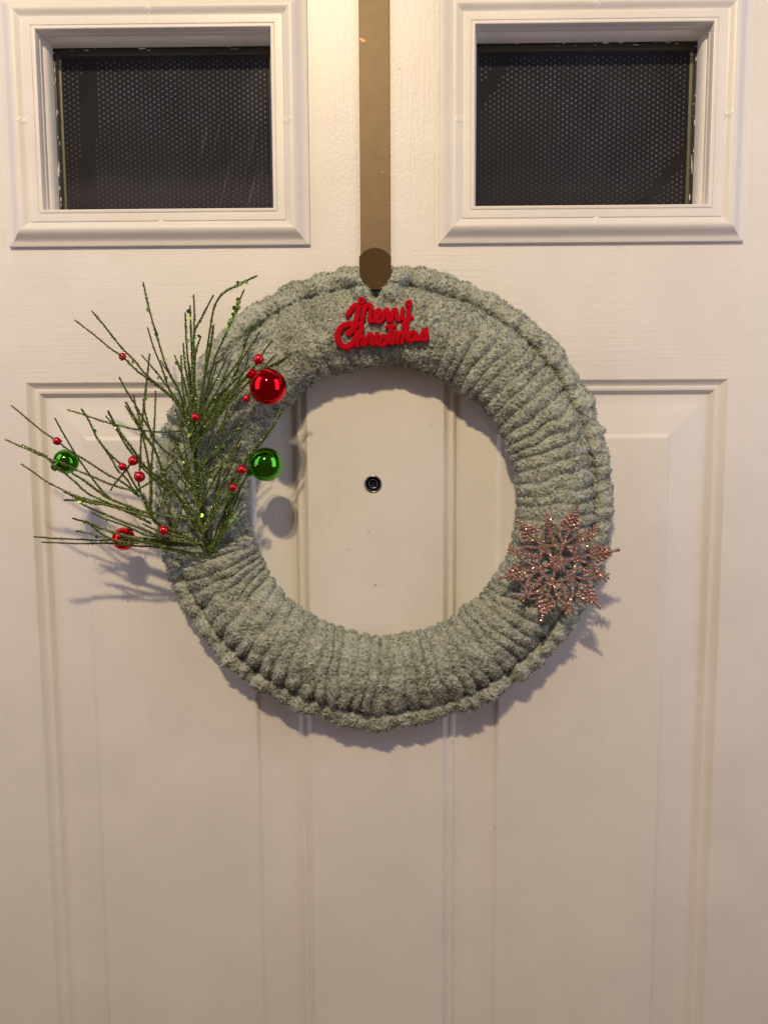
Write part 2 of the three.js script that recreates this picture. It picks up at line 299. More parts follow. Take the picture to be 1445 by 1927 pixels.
// ---------------------------------------------------------------- over-door hanger
const HX = at(705.5, 300, 0.003).x;
const hanger = thing('wreath_hanger', 'long bronze metal strap hook over the door that the wreath hangs from', 'wreath hanger', V3(HX, 0, 0.003));
{
  const W = 0.0302, th = 0.0016, yb = at(705, 556, 0.003).y;
  const ribbon = (pts) => {                           // strip of metal bent along pts [y, z]
    const so = new Soup(), n = pts.length, norm = pts.map((p, i) => { const a = pts[Math.max(0, i - 1)], b = pts[Math.min(n - 1, i + 1)], dy = b[0] - a[0], dz = b[1] - a[1], l = Math.hypot(dy, dz); return [-dz / l, dy / l]; });
    const bev = 0.0004, prof = [[-W / 2, -th / 2 + bev], [-W / 2, th / 2 - bev], [-W / 2 + bev, th / 2], [W / 2 - bev, th / 2], [W / 2, th / 2 - bev], [W / 2, -th / 2 + bev], [W / 2 - bev, -th / 2], [-W / 2 + bev, -th / 2]];
    for (let k = 0; k < prof.length; k++) {
      const A = prof[k], B = prof[(k + 1) % prof.length];
      let len = 0, prev = null;
      for (let i = 0; i < n; i++) {
        const P = pts[i], N = norm[i]; if (i) len += Math.hypot(P[0] - pts[i - 1][0], P[1] - pts[i - 1][1]);
        const a = so.vert(HX + A[0], P[0] + N[0] * A[1], P[1] + N[1] * A[1], 0, 0, 1, null, (A[0] / W) + 0.5, len / 0.6), b = so.vert(HX + B[0], P[0] + N[0] * B[1], P[1] + N[1] * B[1], 0, 0, 1, null, (B[0] / W) + 0.5, len / 0.6);
        if (prev) { so.tri(prev[0], prev[1], b); so.tri(prev[0], b, a); }
        prev = [a, b];
      }
    }
    const g = so.geo(false); g.computeVertexNormals(); return g;
  };
  const ys = []; for (let i = 0; i <= 40; i++) ys.push([lerp(yb, DH + 0.002, i / 40), 0.0022]);
  const strap = part('strap', ribbon([[yb - 0.003, 0.016], [yb - 0.007, 0.011], [yb - 0.006, 0.005], ...ys, [DH + 0.003, 0.0005], [DH + 0.003, -0.0445], [DH, -0.0465], [DH - 0.04, -0.0465]]), bronze, hanger);
  bronze.side = THREE.DoubleSide;
  const ct = at(680.5, 76, 0.003), cg = new THREE.CircleGeometry(1, 9); cg.scale(0.0034, 0.0015, 1); cg.rotateZ(-0.5); cg.translate(Math.max(ct.x + 0.0005, HX - W / 2 + 0.0036), ct.y, 0.0034); part('scratch', cg, copperChip, strap);
  for (const [px, py, sx, sy] of [[719, 324, 0.0018, 0.0008]]) { const c = at(px, py, 0.003), q = new THREE.CircleGeometry(1, 8); q.scale(sx, sy, 1); q.translate(c.x, c.y, 0.0034); part('scratch', q, new THREE.MeshStandardMaterial({ color: new THREE.Color().setRGB(0.27, 0.215, 0.145), roughness: 0.5, metalness: 0.3 }), strap); }
  // upturned end, leaning out from the door
  const top = at(707, 466, 0.046), bot = at(706, 543, 0.027), L = top.distanceTo(bot), w2 = 0.0150, cap = 0.0092;
  const sh = new THREE.Shape(); sh.moveTo(-w2, 0); sh.lineTo(w2, 0); sh.lineTo(w2, L - cap);
  sh.bezierCurveTo(w2 * 0.98, L - cap * 0.8, w2 * 0.62, L, 0, L); sh.bezierCurveTo(-w2 * 0.62, L, -w2 * 0.98, L - cap * 0.8, -w2, L - cap); sh.closePath();
  const g = new THREE.ExtrudeGeometry(sh, { depth: 0.0012, bevelEnabled: true, bevelThickness: 0.0003, bevelSize: 0.0003, bevelSegments: 2, curveSegments: 24 });
  const d = top.clone().sub(bot); g.rotateX(Math.atan2(d.z, d.y)); g.rotateZ(-Math.atan2(d.x, d.y) * 0.5); g.translate(bot.x, bot.y, bot.z);
  part('hook_plate', g, bronzeDark, hanger, 'dark rounded upturned end of the hook');
}

// ---------------------------------------------------------------- the wreath
const WC = at(719, 945.5, 0.03);
const wreath = thing('yarn_wreath', 'round grey green wreath covered in chunky chenille yarn hanging on the door', 'wreath', V3(WC.x, WC.y, 0));
const profPts = [[0.155, 0.004], [0.1415, 0.011], [0.1375, 0.020], [0.1392, 0.030], [0.148, 0.0393], [0.162, 0.0448], [0.179, 0.0458], [0.195, 0.0425], [0.2055, 0.0362], [0.2110, 0.0295], [0.2132, 0.0222], [0.2180, 0.0272], [0.2255, 0.0265], [0.2318, 0.0205], [0.2330, 0.0120], [0.2262, 0.0045], [0.205, 0.0025], [0.175, 0.0022]];
const profCurve = new THREE.CatmullRomCurve3(profPts.map(([r, z]) => V3(r, z, 0)), true, 'centripetal');
const frontZ = (r) => { let best = 0; for (let i = 0; i + 1 < 15; i++) { const [a, za] = profPts[i], [b, zb] = profPts[i + 1]; if ((r - a) * (r - b) <= 0 && a !== b) best = Math.max(best, lerp(za, zb, (r - a) / (b - a))); } return best; };
const NR = 86, PER = 15, NU = NR * PER, NT = 236;
const tS = []; { const tot = profCurve.getLength(); const L = (k) => { let best = 0, bd = 1e9; for (let i = 0; i <= 800; i++) { const p = profCurve.getPointAt(i / 800), d = Math.hypot(p.x - profPts[k][0], p.y - profPts[k][1]); if (d < bd) { bd = d; best = i / 800; } } return best; };
  const t0 = 0, t1 = L(15); for (let j = 0; j < NT; j++) tS.push(j < NT - 14 ? lerp(t0, t1, j / (NT - 15)) : lerp(t1, 1, (j - (NT - 15)) / 15)); var tCrease = L(10), tEnd = t1; }
const jCrease = tS.findIndex((t) => t >= tCrease);
const prof = tS.map((t) => { const p = profCurve.getPointAt(t % 1), q = profCurve.getTangentAt(t % 1); return { r: p.x, z: p.y, nr: -q.y, nz: q.x }; });
// outward side of the profile
{ const c = prof[Math.floor(NT * 0.45)]; if (c.nz < 0) prof.forEach((p) => { p.nr *= -1; p.nz *= -1; }); }
const rowW = []; { let s = 0; for (let i = 0; i < NR; i++) { const w = 0.80 + 0.42 * rnd(); rowW.push(w); s += w; } let a = 0; for (let i = 0; i < NR; i++) { const w = (rowW[i] / s) * Math.PI * 2; rowW[i] = [a, w]; a += w; } }
const angDist = (a, b) => Math.abs(((a - b + Math.PI * 3) % (Math.PI * 2)) - Math.PI);
const P = new Float32Array(NU * NT * 3), Nn = new Float32Array(NU * NT * 3), Groove = new Float32Array(NU * NT), Ang = new Float32Array(NU * NT);
for (let i = 0; i < NU; i++) {
  const row = Math.floor(i / PER), fr = (i % PER) / PER, th0 = rowW[row][0] + rowW[row][1] * fr;
  for (let j = 0; j < NT; j++) {
    const q = prof[j], t = tS[j], s = (q.r - 0.178) / 0.04;
    // the rows lean and wander a little across the ring
    const lean = 0.050 * s * (0.6 + noise3(Math.cos(th0) * 1.3, Math.sin(th0) * 1.3, 5)) + 0.019 * noise3(Math.cos(th0) * 4 + 4, Math.sin(th0) * 4, s * 1.0);
    const th = th0 + lean, c = Math.cos(th), sn = Math.sin(th), deg = ((th * 180) / Math.PI + 720) % 360;
    const ridge = j >= jCrease && t <= tEnd + 0.02;
    const x0 = c * q.r, y0 = sn * q.r;
    // how plainly the rows stand out: little at the upper left, plainly at the right and below
    const smooth = 1 - smoothstep(-angDist(th, 2.15), -1.15, -0.55) * 0.85;
    const patch = 0.42 + 0.62 * smoothstep(noise3(x0 * 14, y0 * 14, 2), -0.5, 0.5);
    let rib = Math.pow(Math.abs(2 * fr - 1), 2.5), amp = (ridge ? 0.0017 : 0.0042) * lerp(0.25, 1, smooth) * patch;
    const w1 = noise3(x0 * 60, y0 * 60, q.z * 60 + 3), w2 = noise3(x0 * 130, y0 * 130, q.z * 130), w3 = noise3(x0 * 300, y0 * 300, q.z * 300), w4 = noise3(x0 * 640, y0 * 640, q.z * 640);
    const bulge = 0.0020 * noise3(x0 * 26, y0 * 26, q.z * 26 + 8) + 0.0013 * w1 + 0.0008 * (0.5 - Math.abs(w2)) * 2 + 0.0008 * (0.5 - Math.abs(w3)) * 2 + 0.00045 * w4;
    let d = bulge - rib * amp;
    if (ridge) d += 0.0020 * noise3(c * 16, sn * 16, 9);                        // scalloped edging
    // bobbles where the rows meet the edging along the lower left
    const bob = smoothstep(-angDist(th, 4.35), -0.75, -0.25) * Math.exp(-Math.pow((q.r - 0.202) / 0.010, 2)) * (q.z > 0.027 && !ridge ? 1 : 0);
    d += bob * (0.0035 * Math.pow(1 - Math.abs(2 * fr - 1), 0.7) - 0.0008);
    if (t > tEnd) d *= 0.2;
    // the pocket that holds the sprig
    const pk = smoothstep(deg, 150, 172) * (1 - smoothstep(deg, 192.5, 195.5)), lip = smoothstep(deg, 193.5, 196.5) * (1 - smoothstep(deg, 197, 206));
    const front = q.nz > 0 ? q.nz : 0;
    d += (-0.0045 * pk + 0.0055 * lip * smoothstep(-q.r, -0.226, -0.2)) * front;
    let X = WC.x + c * (q.r + q.nr * d), Y = WC.y + sn * (q.r + q.nr * d), Z = q.z + q.nz * d;
    // hangs a little: a heavier lip at the bottom
    const low = Math.exp(-Math.pow(angDist(th, 4.66) / 0.10, 2)); Y -= 0.006 * low * smoothstep(q.r, 0.2, 0.23);
    Z += 0.009 * smoothstep((WC.y - Y) / 0.23, 0.0, 0.9) * smoothstep(q.z, 0.002, 0.02);   // stands off a little at the bottom
    // parted round the hook
    const hx = X - HX - 0.0002, ya = at(705, 560, 0.03).y, hy = Y - ya;
    if (hy > -0.012 && Math.abs(hx) < 0.06 && Z > 0.004) {
      const hq = clamp(hy, 0, 0.03), half = Math.min(0.0126, 0.0027 + 0.18 * hq + 20 * hq * hq), side = Math.abs(hx) - half;
      Z += 0.010 * smoothstep(-Math.abs(side - 0.010), -0.016, -0.002) * smoothstep(hy, -0.010, 0.004) * (side > 0 ? 1 : 0) * smoothstep(-q.r, -0.2325, -0.222);
      const cut = (1 - smoothstep(side, -0.0012, 0.0022)) * smoothstep(hy, -0.004, 0.003);
      Z = lerp(Z, Math.min(Z, 0.006), cut);
    }
    const o = (i * NT + j) * 3; P[o] = X; P[o + 1] = Y; P[o + 2] = Z; Groove[i * NT + j] = rib * amp / 0.0042; Ang[i * NT + j] = th;
  }
}
for (let i = 0; i < NU; i++) for (let j = 0; j < NT; j++) {
  const a = (((i + 1) % NU) * NT + j) * 3, b = (((i + NU - 1) % NU) * NT + j) * 3, c = (i * NT + ((j + 1) % NT)) * 3, d = (i * NT + ((j + NT - 1) % NT)) * 3, o = (i * NT + j) * 3;
  const ux = P[a] - P[b], uy = P[a + 1] - P[b + 1], uz = P[a + 2] - P[b + 2], vx = P[c] - P[d], vy = P[c + 1] - P[d + 1], vz = P[c + 2] - P[d + 2];
  let nx = uy * vz - uz * vy, ny = uz * vx - ux * vz, nz = ux * vy - uy * vx; const l = Math.hypot(nx, ny, nz) || 1;
  const q = prof[j], th = Ang[i * NT + j], sg = (nx * Math.cos(th) + ny * Math.sin(th)) * q.nr + nz * q.nz < 0 ? -1 : 1;
  Nn[o] = (nx / l) * sg; Nn[o + 1] = (ny / l) * sg; Nn[o + 2] = (nz / l) * sg;
}
const YARN = [0.405, 0.434, 0.385];
function yarnTone(x, y, z) { const n = 0.5 + 0.5 * noise3(x * 38, y * 38, z * 38 + 20), f = 0.5 + 0.5 * noise3(x * 420, y * 420, z * 420 + 1), k = 0.90 + 0.14 * n + 0.08 * f; return [YARN[0] * k, YARN[1] * k, YARN[2] * k * (0.97 + 0.06 * n)]; }
const frontJ = []; for (let j = 2; j < NT - 15; j++) if (prof[j].nz > -0.25 || prof[j].r > 0.215) frontJ.push(j);
// short chenille pile: tufts of curved blades on cells (i, j)
function pile(so, i, jmin, jmax, perCol) {
  const cand = frontJ.filter((j) => j >= jmin && j < jmax); if (!cand.length) return;
  for (let k = 0; k < perCol; k++) {
    const j = cand[Math.floor(rnd() * cand.length)]; if (rnd() > prof[j].r / 0.233) continue;
    const o = (i * NT + j) * 3, o2 = (((i + 1) % NU) * NT + j) * 3, f = rnd();
    const bx = lerp(P[o], P[o2], f), by = lerp(P[o + 1], P[o2 + 1], f), bz = lerp(P[o + 2], P[o2 + 2], f), nx = Nn[o], ny = Nn[o + 1], nz = Nn[o + 2];
    if (bz < 0.0135 && Math.abs(bx - HX) < 0.02 && by > WC.y + 0.19) continue;
    const lx = rnd() * 2 - 1, ly = rnd() * 2 - 1, lz = rnd() * 2 - 1, tone = yarnTone(bx, by, bz), tk = 0.96 + 0.14 * rnd();
    const n = 5, grv = 1 - 0.45 * Math.min(1, Groove[i * NT + j]);
    for (let b = 0; b < n; b++) {
      const dx = nx + (lx + (rnd() * 2 - 1) * 0.55) * 0.75, dy = ny + (ly + (rnd() * 2 - 1) * 0.55) * 0.75, dz = nz + (lz + (rnd() * 2 - 1) * 0.55) * 0.75, l = Math.hypot(dx, dy, dz) || 1;
      const ln = (0.0013 + 0.0012 * rnd()) * grv, ex = dx / l, ey = dy / l, ez = dz / l;
      let wx = ey * lz - ez * ly, wy = ez * lx - ex * lz, wz = ex * ly - ey * lx; const wl = Math.hypot(wx, wy, wz) || 1, w = 0.00017 + 0.00009 * rnd(); wx *= w / wl; wy *= w / wl; wz *= w / wl;
      const px = bx + (rnd() - 0.5) * 0.0014, py = by + (rnd() - 0.5) * 0.0014, pz = bz - nz * 0.0004, cx = lx * 0.5, cy = ly * 0.5, cz = lz * 0.5;
      const mx = px + ex * ln * 0.55, my = py + ey * ln * 0.55, mz = pz + ez * ln * 0.55, tx = mx + (ex + cx) * ln * 0.5, ty = my + (ey + cy) * ln * 0.5, tz = mz + (ez + cz) * ln * 0.5;
      const k1 = tk * (0.95 + 0.12 * rnd()), c1 = [tone[0] * k1, tone[1] * k1, tone[2] * k1];
      let ax = wy * ez - wz * ey, ay = wz * ex - wx * ez, az = wx * ey - wy * ex; const al = Math.hypot(ax, ay, az) || 1; const sg = (ax * nx + ay * ny + az * nz) < 0 ? -1 : 1;
      let qx = ax / al * sg + 0.9 * nx, qy = ay / al * sg + 0.9 * ny, qz = az / al * sg + 0.9 * nz; const ql = Math.hypot(qx, qy, qz) || 1; qx /= ql; qy /= ql; qz /= ql;
      const a0 = so.vert(px - wx, py - wy, pz - wz, qx, qy, qz, c1), a1 = so.vert(px + wx, py + wy, pz + wz, qx, qy, qz, c1), a2 = so.vert(mx + wx, my + wy, mz + wz, qx, qy, qz, c1), a3 = so.vert(mx - wx, my - wy, mz - wz, qx, qy, qz, c1), a4 = so.vert(tx, ty, tz, qx, qy, qz, c1);
      if (sg > 0) { so.tri(a0, a1, a2); so.tri(a0, a2, a3); so.tri(a3, a2, a4); } else { so.tri(a0, a2, a1); so.tri(a0, a3, a2); so.tri(a3, a4, a2); }
    }
  }
}
function strip(so, i0, i1, j0, j1) {
  const nj = j1 - j0 + 1, base = so.p.length / 3;
  for (let i = i0; i <= i1; i++) for (let j = j0; j <= j1; j++) { const o = ((i % NU) * NT + (j % NT)) * 3; so.vert(P[o], P[o + 1], P[o + 2], Nn[o], Nn[o + 1], Nn[o + 2], yarnTone(P[o], P[o + 1], P[o + 2])); }
  for (let i = 0; i < i1 - i0; i++) for (let j = 0; j < nj - 1; j++) { const a = base + i * nj + j, b = a + 1, c = a + nj, d = c + 1; so.tri(a, b, c); so.tri(b, d, c); }
}
yarn.side = THREE.DoubleSide;
for (let row = 0; row < NR; row++) {
  const so = new Soup(), i0 = row * PER, i1 = i0 + PER;
  strip(so, i0, i1, 0, jCrease);
  for (let i = i0; i < i1; i++) pile(so, i, 0, jCrease, 62);
  part('yarn_row', so.geo(), yarn, wreath);
}
{ // the crocheted edging that runs round the outside, in front of the flat back
  const so = new Soup(); strip(so, 0, NU, jCrease, NT);
  for (let i = 0; i < NU; i++) pile(so, i, jCrease, NT - 15, 15);
  part('edging', so.geo(), yarn, wreath);
}

// ---------------------------------------------------------------- glitter sprig
const sprigBase = at(394, 1040, 0.055);
const sprig = thing('christmas_sprig', 'green glitter twig sprig with red berries and shiny balls tucked into the wreath', 'decorative sprig', sprigBase);
const OCT = [[1, 0, 0], [-1, 0, 0], [0, 1, 0], [0, -1, 0], [0, 0, 1], [0, 0, -1]], OF = [[0, 2, 4], [2, 1, 4], [1, 3, 4], [3, 0, 4], [2, 0, 5], [1, 2, 5], [3, 1, 5], [0, 3, 5]];
const rv = V3(0, 0, 0), q4 = new THREE.Quaternion(), eu = new THREE.Euler();
function grain(so, p, s, col, flat = 1) {            // one flake of glitter
  eu.set(rnd() * 6.3, rnd() * 6.3, rnd() * 6.3); q4.setFromEuler(eu);
  const v = OCT.map(([x, y, z]) => V3(x * s, y * s, z * s * flat).applyQuaternion(q4).add(p));
  for (const [a, b, c] of OF) {
    const n = v[b].clone().sub(v[a]).cross(v[c].clone().sub(v[a])).normalize();
    const i = so.vert(v[a].x, v[a].y, v[a].z, n.x, n.y, n.z, col); so.vert(v[b].x, v[b].y, v[b].z, n.x, n.y, n.z, col); so.vert(v[c].x, v[c].y, v[c].z, n.x, n.y, n.z, col); so.tri(i, i + 1, i + 2);
  }
}
function sequin(so, p, r, col, n) {
  q4.setFromUnitVectors(V3(0, 0, 1), n); const th = 0.00012;
  for (const sgn of [1, -1]) {
    const nn = n.clone().multiplyScalar(sgn), c = p.clone().addScaledVector(nn, th), i = so.vert(c.x, c.y, c.z, nn.x, nn.y, nn.z, col);
    for (let k = 0; k < 6; k++) { rv.set(Math.cos(k * Math.PI / 3) * r, Math.sin(k * Math.PI / 3) * r, sgn * th).applyQuaternion(q4).add(p); so.vert(rv.x, rv.y, rv.z, nn.x, nn.y, nn.z, col); }
    for (let k = 0; k < 6; k++) sgn > 0 ? so.tri(i, i + 1 + k, i + 1 + ((k + 1) % 6)) : so.tri(i, i + 1 + ((k + 1) % 6), i + 1 + k);
  }
}
const GREENS = [[0.12, 0.26, 0.028], [0.08, 0.19, 0.020], [0.22, 0.36, 0.05], [0.045, 0.115, 0.014], [0.155, 0.28, 0.04], [0.34, 0.48, 0.12]];
function tube(so, curve, r0, r1, seg, sides, col) {
  const fr = curve.computeFrenetFrames(seg, false), base = so.p.length / 3;
  for (let i = 0; i <= seg; i++) { const c = curve.getPointAt(i / seg), r = lerp(r0, r1, i / seg); for (let k = 0; k < sides; k++) { const a = (k / sides) * Math.PI * 2; rv.copy(fr.normals[i]).multiplyScalar(Math.cos(a)).addScaledVector(fr.binormals[i], Math.sin(a)); so.vert(c.x + rv.x * r, c.y + rv.y * r, c.z + rv.z * r, rv.x, rv.y, rv.z, col); } }
  for (let i = 0; i < seg; i++) for (let k = 0; k < sides; k++) { const a = base + i * sides + k, b = base + i * sides + ((k + 1) % sides), c = a + sides, d = b + sides; so.tri(a, b, c); so.tri(b, d, c); }
}
// a twig through points of the photograph, from tip to foot; zt, zf: distance from the door at tip and foot
function twig(pts, zt, zf, opt = {}) {
  const n = pts.length, v = pts.map(([x, y], i) => {
    let z = lerp(zt, zf, i / (n - 1)); let p = at(x, y, z); const r = Math.hypot(p.x - WC.x, p.y - WC.y);
    if (r > 0.14 && r < 0.233) { const zm = frontZ(r) + 0.002; if (z < zm) p = at(x, y, zm); }
    return p;
  });
  const curve = pathCurve(v), L = curve.getLength(), so = new Soup(), R = (opt.r ?? 0.00062) * 1.45;
  tube(so, curve, R * 0.8, R, Math.max(6, Math.round(L / 0.006)), 6, opt.core ?? [0.07, 0.085, 0.025]);
  const cnt = Math.round((L / 0.001) * (opt.dense ?? 2.3) * 1.7), bare = opt.bare ?? 0.12;
  for (let k = 0; k < cnt; k++) {
    const t = rnd(); if (t < bare && rnd() < 0.75) continue;
    const c = curve.getPointAt(t), a = rnd() * 6.283, rr = R * (0.75 + 0.75 * rnd()); rv.set(Math.cos(a) * rr, Math.sin(a) * rr, Math.cos(a * 2.3 + k) * rr).add(c);
    const e = rnd(), col = e > 0.945 ? [0.84, 0.87, 0.66] : e > 0.80 ? [0.40, 0.50, 0.14] : GREENS[Math.floor(rnd() * GREENS.length)];
    grain(so, rv.clone(), 0.00046 + 0.00052 * rnd() * rnd(), col, 0.5);
  }
  for (const t of opt.seq ?? []) {
    const c = curve.getPointAt(t), m = V3(rnd() - 0.5, rnd() - 0.5, 0.6 + rnd()).normalize();
    for (let q = 0; q < (opt.many ?? 1); q++) sequin(so, c.clone().add(V3((rnd() - 0.5) * 0.003, (rnd() - 0.5) * 0.004, 0.0006 + q * 0.0006)), 0.0017 + 0.0006 * rnd(), opt.seqCol ?? GREENS[Math.floor(rnd() * GREENS.length)], V3(m.x + (rnd() - 0.5) * 0.6, m.y + (rnd() - 0.5) * 0.6, m.z).normalize());
  }
  return part(opt.name ?? 'twig', so.geo(), glitter, sprig);
}
// stems
twig([[366, 735], [366, 790], [368, 840], [371, 900], [377, 960], [386, 1005], [396, 1046]], 0.078, 0.050, { name: 'stem', r: 0.0017, dense: 9, bare: 0 });
twig([[268, 930], [278, 956], [288, 976], [305, 990], [323, 999], [346, 1010], [369, 1019], [384, 1030]], 0.078, 0.060, { name: 'stem', r: 0.0012, dense: 6, bare: 0 });
twig([[283, 872], [285, 920], [284, 955], [287, 976]], 0.082, 0.078, { name: 'stem', r: 0.0011, dense: 5, bare: 0 });
twig([[440, 900], [428, 950], [419, 990], [410, 1018], [397, 1044]], 0.074, 0.052, { name: 'stem', r: 0.0014, dense: 7, bare: 0 });
// upright bunch
twig([[345, 645], [349, 690], [358, 740], [364, 790]], 0.086, 0.078, { seq: [0.2] });
twig([[341, 668], [342, 700], [346, 745], [360, 800]], 0.084, 0.078);
twig([[349, 588], [351, 640], [355, 690], [366, 790]], 0.090, 0.078, { seq: [0.25, 0.28], bare: 0.05 });
twig([[358, 575], [359, 600], [361, 660], [367, 790]], 0.092, 0.078, { seq: [0.06, 0.1] });
twig([[365, 554], [366, 600], [365, 650], [366, 720], [368, 790]], 0.094, 0.078, { seq: [0.35], seqCol: [0.03, 0.32, 0.08] });
twig([[402, 555], [390, 578], [376, 605], [366, 625], [366, 690], [368, 780]], 0.094, 0.078);
twig([[379, 633], [372, 650], [367, 680], [367, 760]], 0.088, 0.078, { seq: [0.03] });
twig([[484, 519], [460, 530], [445, 538], [425, 548], [412, 561], [403, 580], [397, 612], [391, 652], [385, 700], [374, 790]], 0.098, 0.076, { seq: [0.08, 0.1, 0.12], bare: 0.0 });
twig([[402, 612], [397, 650], [389, 690], [380, 745], [372, 800]], 0.090, 0.077, { r: 0.0009, dense: 3.4, seq: [0.2, 0.3] });
twig([[460, 545], [447, 575], [438, 600], [425, 630], [418, 645], [407, 668], [399, 695], [389, 735], [376, 795]], 0.092, 0.076, { seq: [0.09, 0.12, 0.15, 0.18, 0.22, 0.25, 0.3], many: 2 });
twig([[474, 615], [463, 645], [452, 675], [430, 706], [414, 728], [394, 760], [376, 800]], 0.086, 0.076, { seq: [0.02, 0.1, 0.14, 0.18], seqCol: [0.05, 0.13, 0.03] });
twig([[489, 625], [470, 655], [455, 677], [441, 705], [430, 730], [402, 775], [378, 812]], 0.086, 0.076);
twig([[468, 672], [459, 700], [446, 722], [420, 760], [384, 812]], 0.082, 0.076);
twig([[512, 641], [498, 660], [487, 678], [470, 700], [450, 721], [418, 750], [378, 805]], 0.082, 0.076);
twig([[549, 666], [530, 678], [505, 690], [472, 705], [450, 724], [424, 746], [396, 776], [374, 815]], 0.086, 0.076, { r: 0.0008, dense: 3.4 });
twig([[543, 669], [525, 684], [503, 691]], 0.084, 0.080, { dense: 3 });
twig([[518, 668], [503, 685], [478, 712], [440, 745], [385, 810]], 0.082, 0.076);
// to the upper left
twig([[270, 531], [276, 560], [282, 585], [291, 617], [301, 651], [310, 680], [319, 702], [337, 735], [350, 790], [362, 850]], 0.086, 0.076, { seq: [0.16, 0.3, 0.45, 0.62], bare: 0.06 });
twig([[278, 616], [290, 655], [300, 680], [308, 700], [318, 730], [328, 750], [346, 785], [362, 830]], 0.084, 0.076, { seq: [0.42, 0.6, 0.63], bare: 0.3 });
twig([[173, 585], [186, 600], [200, 617], [230, 655], [253, 678], [275, 705], [300, 726], [328, 752], [352, 800], [366, 850]], 0.100, 0.076, { seq: [0.36], bare: 0.03 });
twig([[141, 602], [180, 632], [210, 657], [231, 671], [250, 690], [277, 712], [305, 733], [335, 760], [354, 795], [366, 840]], 0.100, 0.076, { bare: 0.35 });
twig([[282, 665], [278, 705], [273, 750], [267, 806], [265, 850], [263, 890], [262, 915], [268, 935]], 0.092, 0.080, { seq: [0.3], bare: 0.1 });
twig([[225, 709], [235, 730], [246, 747], [256, 763], [268, 785], [281, 806], [293, 829], [310, 848], [324, 858], [345, 890], [372, 935]], 0.084, 0.075, { bare: 0.1 });
twig([[252, 743], [257, 768], [264, 792], [270, 825], [276, 850], [281, 880], [284, 915]], 0.088, 0.080);
twig([[237, 756], [246, 772], [262, 800], [275, 822], [288, 838], [298, 862], [308, 892], [326, 921], [350, 960], [372, 1000]], 0.088, 0.072, { r: 0.0008, dense: 3.2, seq: [0.27, 0.3] });
twig([[236, 763], [250, 785], [263, 806], [276, 824], [290, 845]], 0.088, 0.082);
twig([[204, 773], [216, 797], [230, 818], [250, 845], [262, 863], [275, 880], [301, 901], [326, 921], [345, 946], [363, 971], [379, 1004]], 0.092, 0.070, { r: 0.0009, dense: 3.6, seq: [0.2] });
twig([[199, 783], [212, 797], [224, 815], [240, 842], [256, 862], [272, 884], [296, 906], [322, 930]], 0.090, 0.076);
twig([[127, 771], [155, 779], [180, 788], [210, 797], [238, 804], [265, 809], [300, 813], [330, 811], [347, 812], [366, 840]], 0.094, 0.076, { bare: 0.2, seq: [0.38] });
twig([[153, 769], [163, 782], [172, 800], [181, 820], [190, 834], [212, 866], [222, 885], [237, 899], [252, 922], [264, 935]], 0.096, 0.079, { seq: [0.25], seqCol: [0.05, 0.40, 0.07], bare: 0.0 });
twig([[187, 830], [200, 846], [215, 862], [226, 872], [236, 880], [248, 902], [262, 926]], 0.092, 0.079);
twig([[293, 735], [292, 783], [289, 833], [286, 874], [285, 920], [284, 950]], 0.090, 0.080, { bare: 0.25 });
twig([[270, 750], [273, 775], [280, 800], [286, 825]], 0.088, 0.084);
// far left
twig([[22, 763], [50, 786], [80, 811], [108, 830], [130, 847], [155, 862], [180, 878], [205, 894], [235, 910], [262, 935]], 0.088, 0.078, { bare: 0.45 });
twig([[104, 787], [115, 807], [130, 833], [145, 858], [160, 880], [178, 905], [193, 924], [215, 942], [250, 955]], 0.094, 0.080, { bare: 0.6 });
twig([[11, 827], [40, 840], [70, 853], [95, 864], [120, 872], [145, 885], [170, 895], [200, 908], [225, 917], [262, 925]], 0.096, 0.080, { bare: 0.1 });
twig([[42, 837], [70, 850], [85, 857], [100, 872], [122, 890], [145, 910], [165, 928], [190, 940], [215, 950], [245, 958], [284, 966]], 0.092, 0.079, { dense: 2.8 });
twig([[40, 873], [60, 886], [85, 904], [115, 920], [150, 935], [185, 945], [220, 955], [252, 963], [286, 972]], 0.086, 0.078, { bare: 0.5 });
twig([[136, 890], [160, 905], [180, 920], [205, 938], [230, 948], [262, 960]], 0.088, 0.080, { r: 0.0008, dense: 3.2 });
twig([[120, 925], [140, 934], [165, 945], [200, 950], [240, 961], [288, 975]], 0.090, 0.078, { r: 0.0008, dense: 3.2 });
twig([[121, 941], [132, 941], [150, 942], [175, 943], [200, 947], [240, 963], [285, 985]], 0.090, 0.077, { r: 0.0008, dense: 3.2, seq: [0.12, 0.16, 0.2], many: 2 });
twig([[155, 949], [180, 960], [210, 973], [240, 985], [280, 1000], [302, 1012], [345, 1016]], 0.086, 0.076, { r: 0.0008, dense: 3.2 });
twig([[173, 964], [190, 973], [215, 982], [245, 993], [275, 1007], [320, 1012]], 0.084, 0.076, { seq: [0.2], seqCol: [0.03, 0.42, 0.16] });
twig([[137, 975], [150, 979], [166, 983], [185, 992], [215, 1002], [245, 1010], [275, 1014], [310, 1017], [360, 1022]], 0.084, 0.070, { r: 0.0008, dense: 3, seq: [0.1] });
twig([[162, 980], [174, 991], [188, 1002], [205, 1012], [222, 1018], [260, 1022]], 0.082, 0.076);
twig([[144, 999], [165, 1003], [185, 1008], [206, 1013]], 0.084, 0.080, { seq: [0.65], seqCol: [0.03, 0.10, 0.45] });
twig([[64, 1010], [100, 1013], [150, 1015], [185, 1017], [215, 1016], [250, 1017], [300, 1020], [350, 1024], [378, 1022]], 0.078, 0.066, { bare: 0.06 });
twig([[79, 1020], [120, 1022], [160, 1023], [200, 1022], [240, 1026], [270, 1028], [300, 1029], [340, 1036], [376, 1047]], 0.076, 0.056, { bare: 0.3 });
